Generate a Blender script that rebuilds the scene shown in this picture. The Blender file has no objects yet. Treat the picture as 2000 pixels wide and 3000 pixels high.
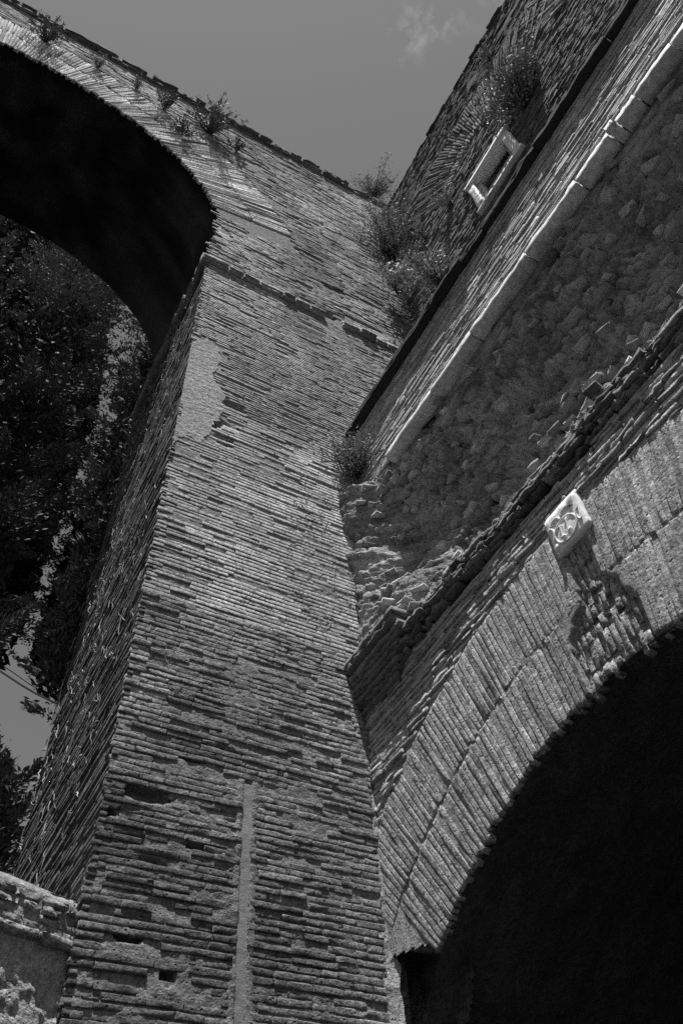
import bpy, bmesh, math, random
import numpy as np
from mathutils import Matrix, Vector

rng = np.random.default_rng(7)
random.seed(7)
scene = bpy.context.scene
col = scene.collection

# ------------------------------------------------------------------ camera
FPX = 2333.0                                   # focal length in photo pixels (28 mm on 24x36)
def _unit(v): return v / np.linalg.norm(v)
CU = _unit(np.array([-171., -1883., FPX]))     # world up in camera axes (right, down, forward)
CX = np.array([6000., 2346., FPX]); CX = _unit(CX - CU * (CX @ CU))
CY = np.cross(CU, CX)
RW = np.stack([CX, CY, CU])                    # camera direction -> world direction
EYE = np.array([0., 0., 1.6])
cam_d = bpy.data.cameras.new('camera')
cam_d.sensor_fit = 'VERTICAL'; cam_d.sensor_height = 36.0; cam_d.sensor_width = 24.0
cam_d.lens = 36.0 * FPX / 3000.0
cam_d.clip_start = 0.05; cam_d.clip_end = 2000
cam = bpy.data.objects.new('camera', cam_d); col.objects.link(cam)
m = Matrix.Identity(4)
for i in range(3):
    m[i][0] = RW[i, 0]; m[i][1] = -RW[i, 1]; m[i][2] = -RW[i, 2]; m[i][3] = EYE[i]
cam.matrix_world = m
scene.camera = cam

def ray(px, py): return RW @ np.array([px - 1000., py - 1500., FPX])
def onY(px, py, D): d = ray(px, py); return EYE + d * (D / d[1])
def onX(px, py, D): d = ray(px, py); return EYE + d * (D / d[0])
def onZ(px, py, z): d = ray(px, py); return EYE + d * ((z - 1.6) / d[2])

# ------------------------------------------------------------------ sun and sky
SUN = _unit(np.array([-0.19, -0.27, 1.0]))     # direction towards the sun
sun_d = bpy.data.lights.new('sun', 'SUN'); sun_d.energy = 3.0; sun_d.angle = math.radians(0.5)
sun_d.color = (1, 1, 1)
sun = bpy.data.objects.new('sun', sun_d); col.objects.link(sun)
sun.location = (-6, -9, 40)
sun.rotation_euler = Vector(SUN).to_track_quat('Z', 'Y').to_euler()

world = bpy.data.worlds.new('World'); scene.world = world; world.use_nodes = True
wn = world.node_tree.nodes; wl = world.node_tree.links; wn.clear()
w_out = wn.new('ShaderNodeOutputWorld'); w_bg = wn.new('ShaderNodeBackground')
w_sky = wn.new('ShaderNodeTexSky'); w_sky.sky_type = 'NISHITA'; w_sky.sun_disc = False
w_sky.sun_elevation = math.asin(SUN[2])
w_sky.sun_rotation = math.atan2(SUN[0], SUN[1])
w_sky.air_density = 1.0; w_sky.dust_density = 0.6; w_sky.ozone_density = 1.0
w_bw = wn.new('ShaderNodeSeparateColor')       # blue-sensitive black-and-white film
wl.new(w_sky.outputs[0], w_bw.inputs[0])
w_half = wn.new('ShaderNodeMath'); w_half.operation = 'MULTIPLY'; w_half.inputs[1].default_value = 0.62
wl.new(w_bw.outputs['Blue'], w_half.inputs[0])
# small wisps of cloud high up
w_tc = wn.new('ShaderNodeTexCoord')
w_n = wn.new('ShaderNodeTexNoise'); w_n.inputs['Scale'].default_value = 34; w_n.inputs['Detail'].default_value = 7
w_n.inputs['Roughness'].default_value = 0.62
wl.new(w_tc.outputs['Generated'], w_n.inputs['Vector'])
w_cr = wn.new('ShaderNodeValToRGB'); w_cr.color_ramp.elements[0].position = 0.50; w_cr.color_ramp.elements[1].position = 0.85
wl.new(w_n.outputs[0], w_cr.inputs[0])
prev = None
for (px, py, rad) in ((1205, 95, 0.045), (1285, 60, 0.045), (1500, -10, 0.05), (1560, -260, 0.14), (640, -420, 0.10)):
    d = _unit(ray(px, py))
    vd = wn.new('ShaderNodeVectorMath'); vd.operation = 'DISTANCE'; vd.inputs[1].default_value = tuple(d)
    wl.new(w_tc.outputs['Generated'], vd.inputs[0])
    mr = wn.new('ShaderNodeMapRange'); mr.interpolation_type = 'SMOOTHSTEP'
    mr.inputs['From Min'].default_value = 0; mr.inputs['From Max'].default_value = rad
    mr.inputs['To Min'].default_value = 1; mr.inputs['To Max'].default_value = 0
    wl.new(vd.outputs['Value'], mr.inputs['Value'])
    if prev is None: prev = mr.outputs[0]
    else:
        mx = wn.new('ShaderNodeMath'); mx.operation = 'MAXIMUM'
        wl.new(prev, mx.inputs[0]); wl.new(mr.outputs[0], mx.inputs[1]); prev = mx.outputs[0]
w_cm = wn.new('ShaderNodeMath'); w_cm.operation = 'MULTIPLY'
wl.new(w_cr.outputs[0], w_cm.inputs[0]); wl.new(prev, w_cm.inputs[1])
w_ca = wn.new('ShaderNodeMath'); w_ca.operation = 'MULTIPLY_ADD'
w_ca.inputs[1].default_value = 3.0
wl.new(w_cm.outputs[0], w_ca.inputs[0]); wl.new(w_half.outputs[0], w_ca.inputs[2])
wl.new(w_ca.outputs[0], w_bg.inputs['Color'])
w_bg.inputs['Strength'].default_value = 0.05
wl.new(w_bg.outputs[0], w_out.inputs['Surface'])

vs = scene.view_settings
vs.view_transform = 'Standard'; vs.look = 'None'; vs.exposure = 0.92; vs.gamma = 1.0; vs.use_curve_mapping = False
scene.render.engine = 'CYCLES'
scene.cycles.max_bounces = 5
scene.cycles.use_denoising = False
scene.cycles.sample_clamp_indirect = 2.0

# ------------------------------------------------------------------ noise helpers
_T = rng.random((256, 256))
def vnoise(u, v):
    u = np.asarray(u, float); v = np.asarray(v, float)
    iu = np.floor(u).astype(int); iv = np.floor(v).astype(int)
    fu = u - iu; fv = v - iv
    fu = fu * fu * (3 - 2 * fu); fv = fv * fv * (3 - 2 * fv)
    a = _T[iu & 255, iv & 255]; b = _T[(iu + 1) & 255, iv & 255]
    c = _T[iu & 255, (iv + 1) & 255]; d = _T[(iu + 1) & 255, (iv + 1) & 255]
    return (a * (1 - fu) + b * fu) * (1 - fv) + (c * (1 - fu) + d * fu) * fv - 0.5
def fbm(u, v, octv=4, rough=0.55):
    s = 0; a = 1.0; f = 1.0
    for k in range(octv):
        s = s + a * vnoise(np.asarray(u) * f + 17.3 * k, np.asarray(v) * f + 9.1 * k); a *= rough; f *= 2.03
    return s
_J = rng.random((256, 256, 2))
def worley(u, v):
    """distance to the nearest jittered cell point (0..~1)"""
    u = np.asarray(u, float); v = np.asarray(v, float); iu = np.floor(u).astype(int); iv = np.floor(v).astype(int)
    d = np.full(u.shape, 9.0)
    for a in (-1, 0, 1):
        for b in (-1, 0, 1):
            j = _J[(iu + a) & 255, (iv + b) & 255]
            d = np.minimum(d, np.hypot(iu + a + j[..., 0] - u, iv + b + j[..., 1] - v))
    return d
def sstep(a, b, x):
    t = np.clip((np.asarray(x, float) - a) / (b - a), 0, 1); return t * t * (3 - 2 * t)

# ------------------------------------------------------------------ materials (black and white: all greys)
def material(name, base=0.3, rough=0.95, bump=0.5, fine=90., pit=0.0, pit_scale=70., mottle=0.35, stain=0.25, tone=True, spec=0.15, stretch=None):
    mt = bpy.data.materials.new(name); mt.use_nodes = True
    n = mt.node_tree.nodes; l = mt.node_tree.links
    bs = n['Principled BSDF']; bs.inputs['Roughness'].default_value = rough
    bs.inputs['Specular IOR Level'].default_value = spec
    geo = n.new('ShaderNodeNewGeometry'); pos = geo.outputs['Position']
    def noise(sc, det=4, rg=0.6):
        t = n.new('ShaderNodeTexNoise'); t.inputs['Scale'].default_value = sc
        t.inputs['Detail'].default_value = det; t.inputs['Roughness'].default_value = rg
        l.new(pos, t.inputs['Vector']); return t.outputs[0]
    def mth(op, a, b, c=None):
        q = n.new('ShaderNodeMath'); q.operation = op
        for i, v in enumerate((a, b, c)):
            if v is None: continue
            if isinstance(v, (int, float)): q.inputs[i].default_value = v
            else: l.new(v, q.inputs[i])
        return q.outputs[0]
    fine_n = noise(fine, 5, 0.65)
    mid_n = noise(14, 5, 0.6)
    big_n = noise(0.9, 5, 0.6)
    v = mth('MULTIPLY_ADD', mth('SUBTRACT', fine_n, 0.5), 3.6 * mottle, 1.0)
    v = mth('MULTIPLY', v, mth('MULTIPLY_ADD', mth('SUBTRACT', mid_n, 0.5), 2.4 * mottle, 1.0))
    v = mth('MULTIPLY', v, mth('MULTIPLY_ADD', mth('SUBTRACT', big_n, 0.5), 3.2 * stain, 1.0))
    if tone:
        at = n.new('ShaderNodeAttribute'); at.attribute_name = 'tone'
        v = mth('MULTIPLY', v, at.outputs['Fac'])
    pits = None
    h = mth('MULTIPLY', fine_n, 1.0)
    h = mth('MULTIPLY_ADD', mid_n, 1.6, h)
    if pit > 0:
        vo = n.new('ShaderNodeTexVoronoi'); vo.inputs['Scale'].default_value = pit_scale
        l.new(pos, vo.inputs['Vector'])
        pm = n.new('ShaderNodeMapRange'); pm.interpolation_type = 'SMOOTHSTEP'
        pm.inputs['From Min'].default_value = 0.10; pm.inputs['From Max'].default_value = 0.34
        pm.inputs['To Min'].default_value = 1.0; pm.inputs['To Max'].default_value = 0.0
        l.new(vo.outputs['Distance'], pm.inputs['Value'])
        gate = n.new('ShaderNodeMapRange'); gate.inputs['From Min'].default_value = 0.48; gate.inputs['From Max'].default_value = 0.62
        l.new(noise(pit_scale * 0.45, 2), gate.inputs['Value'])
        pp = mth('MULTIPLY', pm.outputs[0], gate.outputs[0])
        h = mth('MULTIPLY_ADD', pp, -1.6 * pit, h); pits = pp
    if pits is not None: v = mth('MULTIPLY', v, mth('MULTIPLY_ADD', pits, -0.55, 1.0))    # pits darkened in the colour to stand for shade in the holes
    v = mth('MULTIPLY', v, base)
    v = mth('MAXIMUM', v, 0.008)
    cc = n.new('ShaderNodeCombineColor')
    for k in range(3): l.new(v, cc.inputs[k])
    l.new(cc.outputs[0], bs.inputs['Base Color'])
    bp = n.new('ShaderNodeBump'); bp.inputs['Strength'].default_value = bump
    bp.inputs['Distance'].default_value = 0.03
    l.new(h, bp.inputs['Height']); l.new(bp.outputs[0], bs.inputs['Normal'])
    return mt

M = {}
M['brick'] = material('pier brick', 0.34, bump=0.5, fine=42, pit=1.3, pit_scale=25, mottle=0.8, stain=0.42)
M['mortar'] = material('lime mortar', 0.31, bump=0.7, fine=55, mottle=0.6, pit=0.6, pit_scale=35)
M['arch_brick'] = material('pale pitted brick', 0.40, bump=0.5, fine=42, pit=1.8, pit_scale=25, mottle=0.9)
M['wall_brick'] = material('weathered thin brick', 0.42, bump=0.5, fine=45, mottle=0.6)
M['shaded_brick'] = material('brick darkened for shade', 0.14, bump=0.7, mottle=0.5)  # albedo kept low to paint in the upper wall's shade
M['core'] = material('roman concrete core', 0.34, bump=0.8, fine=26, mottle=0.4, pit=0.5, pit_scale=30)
M['vault'] = material('stained vault lining', 0.035, bump=0.6, fine=30, mottle=0.6, stain=0.6)  # random stains over a base blackened to carry the vault's shade
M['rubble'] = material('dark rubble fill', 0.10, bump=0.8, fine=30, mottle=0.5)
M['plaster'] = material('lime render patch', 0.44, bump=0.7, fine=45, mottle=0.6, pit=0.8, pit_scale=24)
M['smooth_plaster'] = material('smooth render', 0.34, bump=0.4, fine=140, mottle=0.3)
M['marble'] = material('white marble', 0.82, rough=0.6, bump=0.12, fine=30, mottle=0.12, stain=0.2, spec=0.3)
M['old_marble'] = material('stained marble', 0.66, rough=0.7, bump=0.2, fine=18, mottle=0.35, stain=0.35, spec=0.2)
M['slab'] = material('tile slab', 0.34, bump=0.8, mottle=0.5)
M['shelf'] = material('shelf tile darkened for shade', 0.05, bump=0.6, mottle=0.4)  # tile colour blackened so the soffit's shade is in it
M['pane'] = material('painted shutter board', 0.30, rough=0.6, bump=0.03, mottle=0.05)
M['near_black'] = material('near-black sheet and wire', 0.03, rough=0.7, bump=0.1, mottle=0.2)
M['leaf'] = material('leaf', 0.18, rough=0.6, bump=0.0, mottle=0.2, stain=0.0, spec=0.3)
M['dryleaf'] = material('silvery leaf', 0.32, rough=0.7, bump=0.0, mottle=0.2, stain=0.0)
M['cypress'] = material('cypress foliage', 0.15, rough=0.7, bump=0.0, mottle=0.3, stain=0.0)
M['stem'] = material('woody stem', 0.10, bump=0.2, mottle=0.3, stain=0.0)
M['dead'] = material('bleached dead ivy stem', 0.5, bump=0.2, mottle=0.3, stain=0.0)
M['bark'] = material('bark', 0.04, bump=0.8, mottle=0.4)
M['ground'] = material('dark earth', 0.025, bump=0.5, fine=20, mottle=0.4)
M['metal'] = material('cable sheath', 0.45, rough=0.4, bump=0.0, mottle=0.05, stain=0.0, spec=0.5)

# ------------------------------------------------------------------ objects
def tag(o, label=None, cat=None, group=None, kind=None):
    if label: o['label'] = label
    if cat: o['category'] = cat
    if group: o['group'] = group
    if kind: o['kind'] = kind
    return o
WLOC = {}
def thing(name, label, cat, loc=(0, 0, 0), group=None):
    o = bpy.data.objects.new(name, None); col.objects.link(o); o.empty_display_size = 0.2
    o.location = loc; WLOC[o.name] = np.array(loc, float)
    return tag(o, label, cat, group)
def mesh_obj(name, V, F, mat, parent=None, tone=None, center=True, smooth=False, kind=None, label=None):
    V = np.asarray(V, float)
    c = V.mean(0) if center else np.zeros(3)
    me = bpy.data.meshes.new(name)
    if isinstance(F, np.ndarray):
        k = F.shape[1]; nf = len(F)
        me.vertices.add(len(V)); me.vertices.foreach_set('co', (V - c).astype(np.float32).ravel())
        me.loops.add(nf * k); me.loops.foreach_set('vertex_index', F.astype(np.int32).ravel())
        me.polygons.add(nf); me.polygons.foreach_set('loop_start', np.arange(0, nf * k, k, dtype=np.int32))
        me.update(calc_edges=True)
    else:
        me.from_pydata([tuple(p) for p in (V - c)], [], [tuple(f) for f in F])
    at = me.attributes.new('tone', 'FLOAT', 'POINT')
    tv = np.ones(len(V)) if tone is None else np.broadcast_to(np.asarray(tone, float), (len(V),))
    at.data.foreach_set('value', tv.astype(np.float32))
    if smooth: me.polygons.foreach_set('use_smooth', np.ones(len(me.polygons), bool))
    me.materials.append(M[mat] if isinstance(mat, str) else mat)
    o = bpy.data.objects.new(name, me); col.objects.link(o)
    WLOC[o.name] = c.copy()
    if parent is not None:
        o.parent = parent; o.location = c - WLOC[parent.name]
    else:
        o.location = c
    if kind: o['kind'] = kind
    if label: o['label'] = label
    return o

class Acc:
    def __init__(s): s.V = []; s.F = []; s.T = []; s.n = 0
    def add(s, V, F, t=1.0):
        V = np.asarray(V, float); s.V.append(V); s.F.append(np.asarray(F) + s.n); s.n += len(V)
        s.T.append(np.broadcast_to(np.asarray(t, float), (len(V),)))
    def build(s, name, mat, parent=None, **k):
        return mesh_obj(name, np.concatenate(s.V), np.concatenate(s.F), mat, parent, tone=np.concatenate(s.T), **k)

# frames: (along, up, outwards) -> world
D = 5.5; XL = 1.2; XB = 3.85; XW = 3.60; XU = 5.8
def f_pier(u, v, w): return np.stack([u, D - w, v], -1)
def f_left(u, v, w): return np.stack([XL - w, u, v], -1)
def f_band(u, v, w): return np.stack([XB - w, u, v], -1)
def f_low(u, v, w): return np.stack([XW - w, u, v], -1)
def f_up(u, v, w): return np.stack([XU - w, u, v], -1)

# ------------------------------------------------------------------ bricks
def brick_topology(nu, nv):
    idx = np.arange((nu + 1) * (nv + 1)).reshape(nu + 1, nv + 1)
    F = []
    for i in range(nu):
        for j in range(nv):
            F.append((idx[i, j], idx[i + 1, j], idx[i + 1, j + 1], idx[i, j + 1]))
    ring = [idx[i, 0] for i in range(nu)] + [idx[nu, j] for j in range(nv)] + [idx[i, nv] for i in range(nu, 0, -1)] + [idx[0, j] for j in range(nv, 0, -1)]
    n0 = (nu + 1) * (nv + 1); k = len(ring)
    for q in range(k):
        F.append((ring[q], n0 + q, n0 + (q + 1) % k, ring[(q + 1) % k]))
    return np.array(ring), np.array(F)
GR = {'hi': ((0, .03, .3, .55, .8, .97, 1), (0, .13, .87, 1)), 'mid': ((0, .04, .5, .96, 1), (0, .12, 1)), 'lo': ((0, .35, .7, 1), (0, 1))}
TOPO = {k: brick_topology(len(a) - 1, len(b) - 1) for k, (a, b) in GR.items()}
def bricks(u0, u1, v0, v1, w, res='mid', edge=0.003, bev=0.006, wj=0.003, depth=0.04, chip=0.25):
    """N eroded bricks in wall coordinates -> (N, nv, 3)"""
    su, tv = GR[res]; ring, _ = TOPO[res]
    N = len(u0); a = len(su); b = len(tv)
    S = np.array(su)[None, :, None]; T = np.array(tv)[None, None, :]
    L = (u1 - u0)[:, None, None]; H = (v1 - v0)[:, None, None]
    U = u0[:, None, None] + S * L + np.zeros((N, a, b)); V = v0[:, None, None] + T * H + np.zeros((N, a, b))
    W = np.zeros((N, a, b)) + w[:, None, None]
    bow = rng.normal(0, edge * 0.7, (N, 1, 1)) * (4 * (S - .5) ** 2 - .5)
    V = V + bow
    U = U + rng.normal(0, edge, U.shape); V = V + rng.normal(0, edge, V.shape); W = W + rng.normal(0, wj, W.shape)
    W = W + rng.normal(0, wj * 1.2, (N, 1, 1)) * (S - .5) * 2 + rng.normal(0, wj * 0.8, (N, 1, 1)) * (T - .5) * 2
    edge_m = (np.minimum(S, 1 - S) < 1e-6) | (np.minimum(T, 1 - T) < 1e-6)
    if res != 'lo':
        W = W - edge_m * bev * rng.uniform(0.3, 1.5, W.shape)
    for (i, j) in ((0, 0), (0, -1), (-1, 0), (-1, -1)):            # chipped corners
        c = (rng.random(N) < chip) * rng.uniform(0.3, 1.0, N)
        U[:, i, j] += (1 if i == 0 else -1) * c * 0.018; V[:, i, j] += (1 if j == 0 else -1) * c * 0.35 * (v1 - v0); W[:, i, j] -= c * 0.012
    P = np.stack([U, V, W], -1).reshape(N, a * b, 3)
    R = P[:, ring].copy(); R[:, :, 2] = -depth
    return np.concatenate([P, R], 1)
def add_bricks(acc, B, res, tone, fmap):
    N, k, _ = B.shape; F = TOPO[res][1]
    V = fmap(B[..., 0], B[..., 1], B[..., 2]).reshape(-1, 3)
    FF = (F[None] + (np.arange(N) * k)[:, None, None]).reshape(-1, 4)
    acc.add(V, FF, np.repeat(tone, k))
def single_bricks(name, B, res, tone, fmap, mat, parent):
    F = TOPO[res][1]
    for q in range(len(B)):
        mesh_obj(name, fmap(B[q, :, 0], B[q, :, 1], B[q, :, 2]), F, mat, parent, tone=tone[q])
def courses(u0, u1, v0, v1, mod, hgt, lmin, lmax, keep=None, wfun=None, edge0=0.0, edge1=0.0, wob=0.004, slot=None):
    """lay courses; returns arrays u0,u1,v0,v1,w,tone-key"""
    out = []
    z = v0; k = 0
    while z < v1:
        h = mod * rng.uniform(0.95, 1.05)
        bh = hgt * rng.uniform(0.9, 1.1)
        cw = rng.normal(0, 1)
        u = u0 + rng.uniform(-edge0, edge0 * 0.4); end = u1 + rng.uniform(-edge1, edge1)
        first = True
        while u < end - 0.04:
            L = rng.uniform(lmin, lmax)
            if first: L *= rng.uniform(0.3, 1.0); first = False
            e = min(u + L, end)
            if end - e < 0.06: e = end
            a, b = u, e
            u = e + rng.uniform(0.002, 0.007)
            if slot is not None:
                s0, s1, zt = slot
                if z < zt and b > s0 and a < s1:
                    if a < s0 - 0.05: out.append((a, s0 + rng.normal(0, .006), z, z + bh, cw)); 
                    if b > s1 + 0.05: out.append((s1 + rng.normal(0, .006), b, z, z + bh, cw))
                    continue
            out.append((a, b, z + rng.normal(0, wob * .4), z + bh + rng.normal(0, wob * .4), cw))
        z += h; k += 1
    A = np.array(out)
    uc = (A[:, 0] + A[:, 1]) / 2; vc = (A[:, 2] + A[:, 3]) / 2
    if keep is not None:
        msk = keep(uc, vc, A[:, 0], A[:, 1]); A = A[msk]; uc = uc[msk]; vc = vc[msk]
    w = wfun(uc, vc, A[:, 4]) if wfun is not None else np.zeros(len(A))
    return A[:, 0], A[:, 1], A[:, 2], A[:, 3], w
def tones(n, sd=0.16, lo=0.55, hi=1.45): return np.clip(rng.normal(1, sd, n), lo, hi)

def grid(u0, u1, v0, v1, du, dv, wfun, fmap, keep=None):
    nu = max(2, int(round((u1 - u0) / du)) + 1); nv = max(2, int(round((v1 - v0) / dv)) + 1)
    U, V = np.meshgrid(np.linspace(u0, u1, nu), np.linspace(v0, v1, nv), indexing='ij')
    W = wfun(U, V)
    P = fmap(U, V, W).reshape(-1, 3)
    idx = np.arange(nu * nv).reshape(nu, nv)
    F = np.stack([idx[:-1, :-1], idx[1:, :-1], idx[1:, 1:], idx[:-1, 1:]], -1).reshape(-1, 4)
    if keep is not None:
        uc = (U[:-1, :-1] + U[1:, 1:]).ravel() / 2; vc = (V[:-1, :-1] + V[1:, 1:]).ravel() / 2
        F = F[keep(uc, vc)]
    return P, F
def box(x0, x1, y0, y1, z0, z1):
    V = np.array([(x, y, z) for x in (x0, x1) for y in (y0, y1) for z in (z0, z1)], float)
    F = np.array([(0, 1, 3, 2), (4, 6, 7, 5), (0, 4, 5, 1), (2, 3, 7, 6), (0, 2, 6, 4), (1, 5, 7, 3)])
    return V, F
def rough_box(x0, x1, y0, y1, z0, z1, n=(4, 6, 3), j=0.008, taper=0.0):
    """box whose faces are gridded and knocked about"""
    bm = bmesh.new()
    nx, ny, nz = n
    vid = {}
    def gv(i, j_, k):
        if (i, j_, k) not in vid:
            p = np.array([x0 + (x1 - x0) * i / nx, y0 + (y1 - y0) * j_ / ny, z0 + (z1 - z0) * k / nz]) + rng.normal(0, j, 3)
            vid[(i, j_, k)] = bm.verts.new(p)
        return vid[(i, j_, k)]
    for i in range(nx):
        for j_ in range(ny):
            for k in (0, nz): bm.faces.new((gv(i, j_, k), gv(i + 1, j_, k), gv(i + 1, j_ + 1, k), gv(i, j_ + 1, k)))
    for i in range(nx):
        for k in range(nz):
            for j_ in (0, ny): bm.faces.new((gv(i, j_, k), gv(i + 1, j_, k), gv(i + 1, j_, k + 1), gv(i, j_, k + 1)))
    for j_ in range(ny):
        for k in range(nz):
            for i in (0, nx): bm.faces.new((gv(i, j_, k), gv(i, j_ + 1, k), gv(i, j_ + 1, k + 1), gv(i, j_, k + 1)))
    bmesh.ops.recalc_face_normals(bm, faces=bm.faces)
    bm.verts.index_update()
    V = np.array([v.co[:] for v in bm.verts]); F = np.array([[v.index for v in f.verts] for f in bm.faces])
    bm.free(); return V, F
def extrude_poly(pts, fmap, w0, w1):
    n = len(pts); a = np.array(pts)
    V = np.concatenate([fmap(a[:, 0], a[:, 1], np.full(n, w0)), fmap(a[:, 0], a[:, 1], np.full(n, w1))])
    F = [tuple(range(n)), tuple(range(2 * n - 1, n - 1, -1))] + [(i, i + n, (i + 1) % n + n, (i + 1) % n) for i in range(n)]
    return V, F
def in_poly(u, v, poly):
    u = np.asarray(u); v = np.asarray(v); c = np.zeros(u.shape, bool); n = len(poly)
    for i in range(n):
        (x1, y1), (x2, y2) = poly[i], poly[(i + 1) % n]
        t = ((y1 > v) != (y2 > v)) & (u < (x2 - x1) * (v - y1) / (y2 - y1 + 1e-12) + x1)
        c ^= t
    return c
def tube(P, r, n=5):
    P = np.asarray(P, float); k = len(P); r = np.broadcast_to(np.asarray(r, float), (k,))
    V = []
    for i in range(k):
        t = P[min(i + 1, k - 1)] - P[max(i - 1, 0)]; t = t / (np.linalg.norm(t) + 1e-9)
        a = np.cross(t, (0.3, 0.2, 0.93)); a /= (np.linalg.norm(a) + 1e-9); b = np.cross(t, a)
        for q in range(n):
            an = 2 * math.pi * q / n; V.append(P[i] + r[i] * (math.cos(an) * a + math.sin(an) * b))
    F = [(i * n + q, i * n + (q + 1) % n, (i + 1) * n + (q + 1) % n, (i + 1) * n + q) for i in range(k - 1) for q in range(n)]
    return np.array(V), np.array(F)

# ================================================================== ground
gv, gf = grid(-400, 400, -400, 400, 20, 20, lambda u, v: 0 * u, lambda u, v, w: np.stack([u, v, w], -1))
g = mesh_obj('ground', gv, gf, 'ground', tone=1, center=False, kind='structure')
tag(g, 'dark bare earth ground below the ruined walls', 'ground')

# ================================================================== tall arched wall with its pier (left and centre)
AC = (-3.3, 17.15); AR = 4.6; AR2 = 5.5; AR3 = 6.45          # great arch: centre, intrados, ring joint, extrados
TOP = 25.25; BACK = 9.2
pier = thing('arched_brick_wall', 'tall narrow-brick pier rising into a huge arch against the sky', 'brick wall', (2.5, 7.3, 0))
arc = [(AC[0] + (AR + .06) * math.cos(t), AC[1] + (AR + .06) * math.sin(t)) for t in np.linspace(0, math.pi, 49)]
outline = [(XL + .06, 0), (7.0, 0), (7.0, TOP - .1), (-12, TOP - .1), (-12, 0), (AC[0] - AR - .06, 0)] + arc[::-1]
pv, pf = extrude_poly(outline, lambda u, v, w: np.stack([u, D + .2 + w, v], -1), 0, BACK - D - .2)
mesh_obj('masonry_core', pv, pf, 'mortar', pier, tone=0.9, center=False)

def hole_px(px, py, rx, rz, D_=D):
    p = onY(px, py, D_); return (p[0], p[2], rx, rz)
HOLES = [hole_px(428, 2320, .19, .06), hole_px(770, 2475, .05, .022), hole_px(785, 1515, .05, .03), hole_px(381, 2737, .09, .045),
         hole_px(495, 2857, .05, .05), hole_px(330, 2150, .16, .025), hole_px(985, 850, .28, .13), hole_px(1110, 1000, .38, .11),
         hole_px(960, 920, .16, .12), hole_px(640, 1240, .14, .10), hole_px(660, 1290, .12, .09), hole_px(690, 1190, .16, .07),
         hole_px(905, 745, .30, .07), hole_px(870, 640, .30, .12), hole_px(1090, 880, .30, .06), hole_px(1050, 940, .5, .05),
         hole_px(300, 2370, .10, .03), hole_px(560, 2220, .12, .025), hole_px(600, 2480, .14, .03), hole_px(420, 2520, .15, .022)]
PATCH = [tuple(onY(px, py, D)[[0, 2]]) for px, py in ((560, 1000), (610, 990), (650, 1030), (625, 1110), (660, 1160), (640, 1230), (585, 1300), (540, 1270), (480, 1320), (470, 1300), (520, 1130))]
SLOT = (2.325, 2.415, 5.43)
def hole_field(u, v):
    s = np.zeros(np.shape(u))
    for (a, b, rx, rz) in HOLES:
        q = ((u - a) / rx) ** 2 + ((v - b) / rz) ** 2
        s = np.maximum(s, np.clip(1.6 - q, 0, 1))
    return s
def pier_left(v): return XL + 0.10 * sstep(13, 16.5, v)
def keep_pier(uc, vc, a, b):
    k = hole_field(uc, vc) < 0.4
    k &= ~in_poly(uc, vc, PATCH)
    nz = fbm(uc * 1.1 + 3, vc * 3.2, 3)
    k &= nz < 0.62
    k &= rng.random(len(uc)) > 0.012
    return k
def w_pier(uc, vc, cw):
    low = 1 - sstep(6.0, 9.0, vc)
    rough_l = .55 + .5 * low + 1.2 * sstep(2.4, 1.4, uc) * (1 - sstep(8, 12, vc)) + 1.0 * sstep(.0, .35, fbm(uc * .8 + 5, vc * .7 + 2, 3))
    w = rng.normal(0, .0028, len(uc)) * rough_l + cw * .0010
    cid = np.round(vc / .0575)
    slit = fbm(uc * .75 + cid * 5.3, cid * 3.71, 3)
    w -= .022 * sstep(.36, .42, slit - .07 * low)
    w += 0.006 * fbm(uc * .8, vc * .9, 3)
    big = rng.random(len(uc)) < 0.04
    w -= big * rng.uniform(.006, .02, len(uc))
    return w
def tone_pier(uc, vc):
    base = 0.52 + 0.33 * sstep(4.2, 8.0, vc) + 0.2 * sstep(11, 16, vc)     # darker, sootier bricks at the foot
    return base * tones(len(uc), 0.09) * np.clip(1 + 0.75 * fbm(uc * .9 + 8, vc * .8, 4), .45, 1.5)
# --- pier front, near bricks (picked apart one by one up to the limit)
a = courses(XL, 3.72, 2.6, 7.2, 0.0575, 0.0455, 0.17, 0.40, keep_pier, w_pier, edge0=0.02, edge1=0.02, slot=SLOT)
u0, u1, v0, v1, w = a
B = bricks(u0, u1, v0, v1, w, 'hi', edge=0.0022, bev=0.0022, wj=0.0012, depth=0.035, chip=0.22)
tn = tone_pier((u0 + u1) / 2, (v0 + v1) / 2)
cnt = (v0 > 3.35) & (u1 - u0 > 0.05)
order = np.argsort(np.where(cnt, v0 + 0.35 * np.abs((u0 + u1) / 2 - 2.0), 99))
sel = np.zeros(len(u0), bool); sel[order[:300]] = True
single_bricks('brick', B[sel], 'hi', tn[sel], f_pier, 'brick', pier)
acc = Acc(); add_bricks(acc, B[~sel], 'hi', tn[~sel], f_pier)
# --- pier front, middle and upper
for (zz0, zz1, res) in ((7.2, 11.0, 'mid'), (11.0, 15.42, 'lo')):
    u0, u1, v0, v1, w = courses(XL, 4.1 if zz1 < 11.1 else 5.9, zz0, zz1, 0.0575, 0.0445 if zz1 < 11.1 else .0415, 0.18, 0.45, keep_pier, w_pier, edge0=0.02)
    B = bricks(u0, u1, v0, v1, w, res, edge=0.0014, bev=0.0015, wj=0.0007, depth=0.035, chip=.08)
    add_bricks(acc, B, res, tone_pier((u0 + u1) / 2, (v0 + v1) / 2), f_pier)
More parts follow.
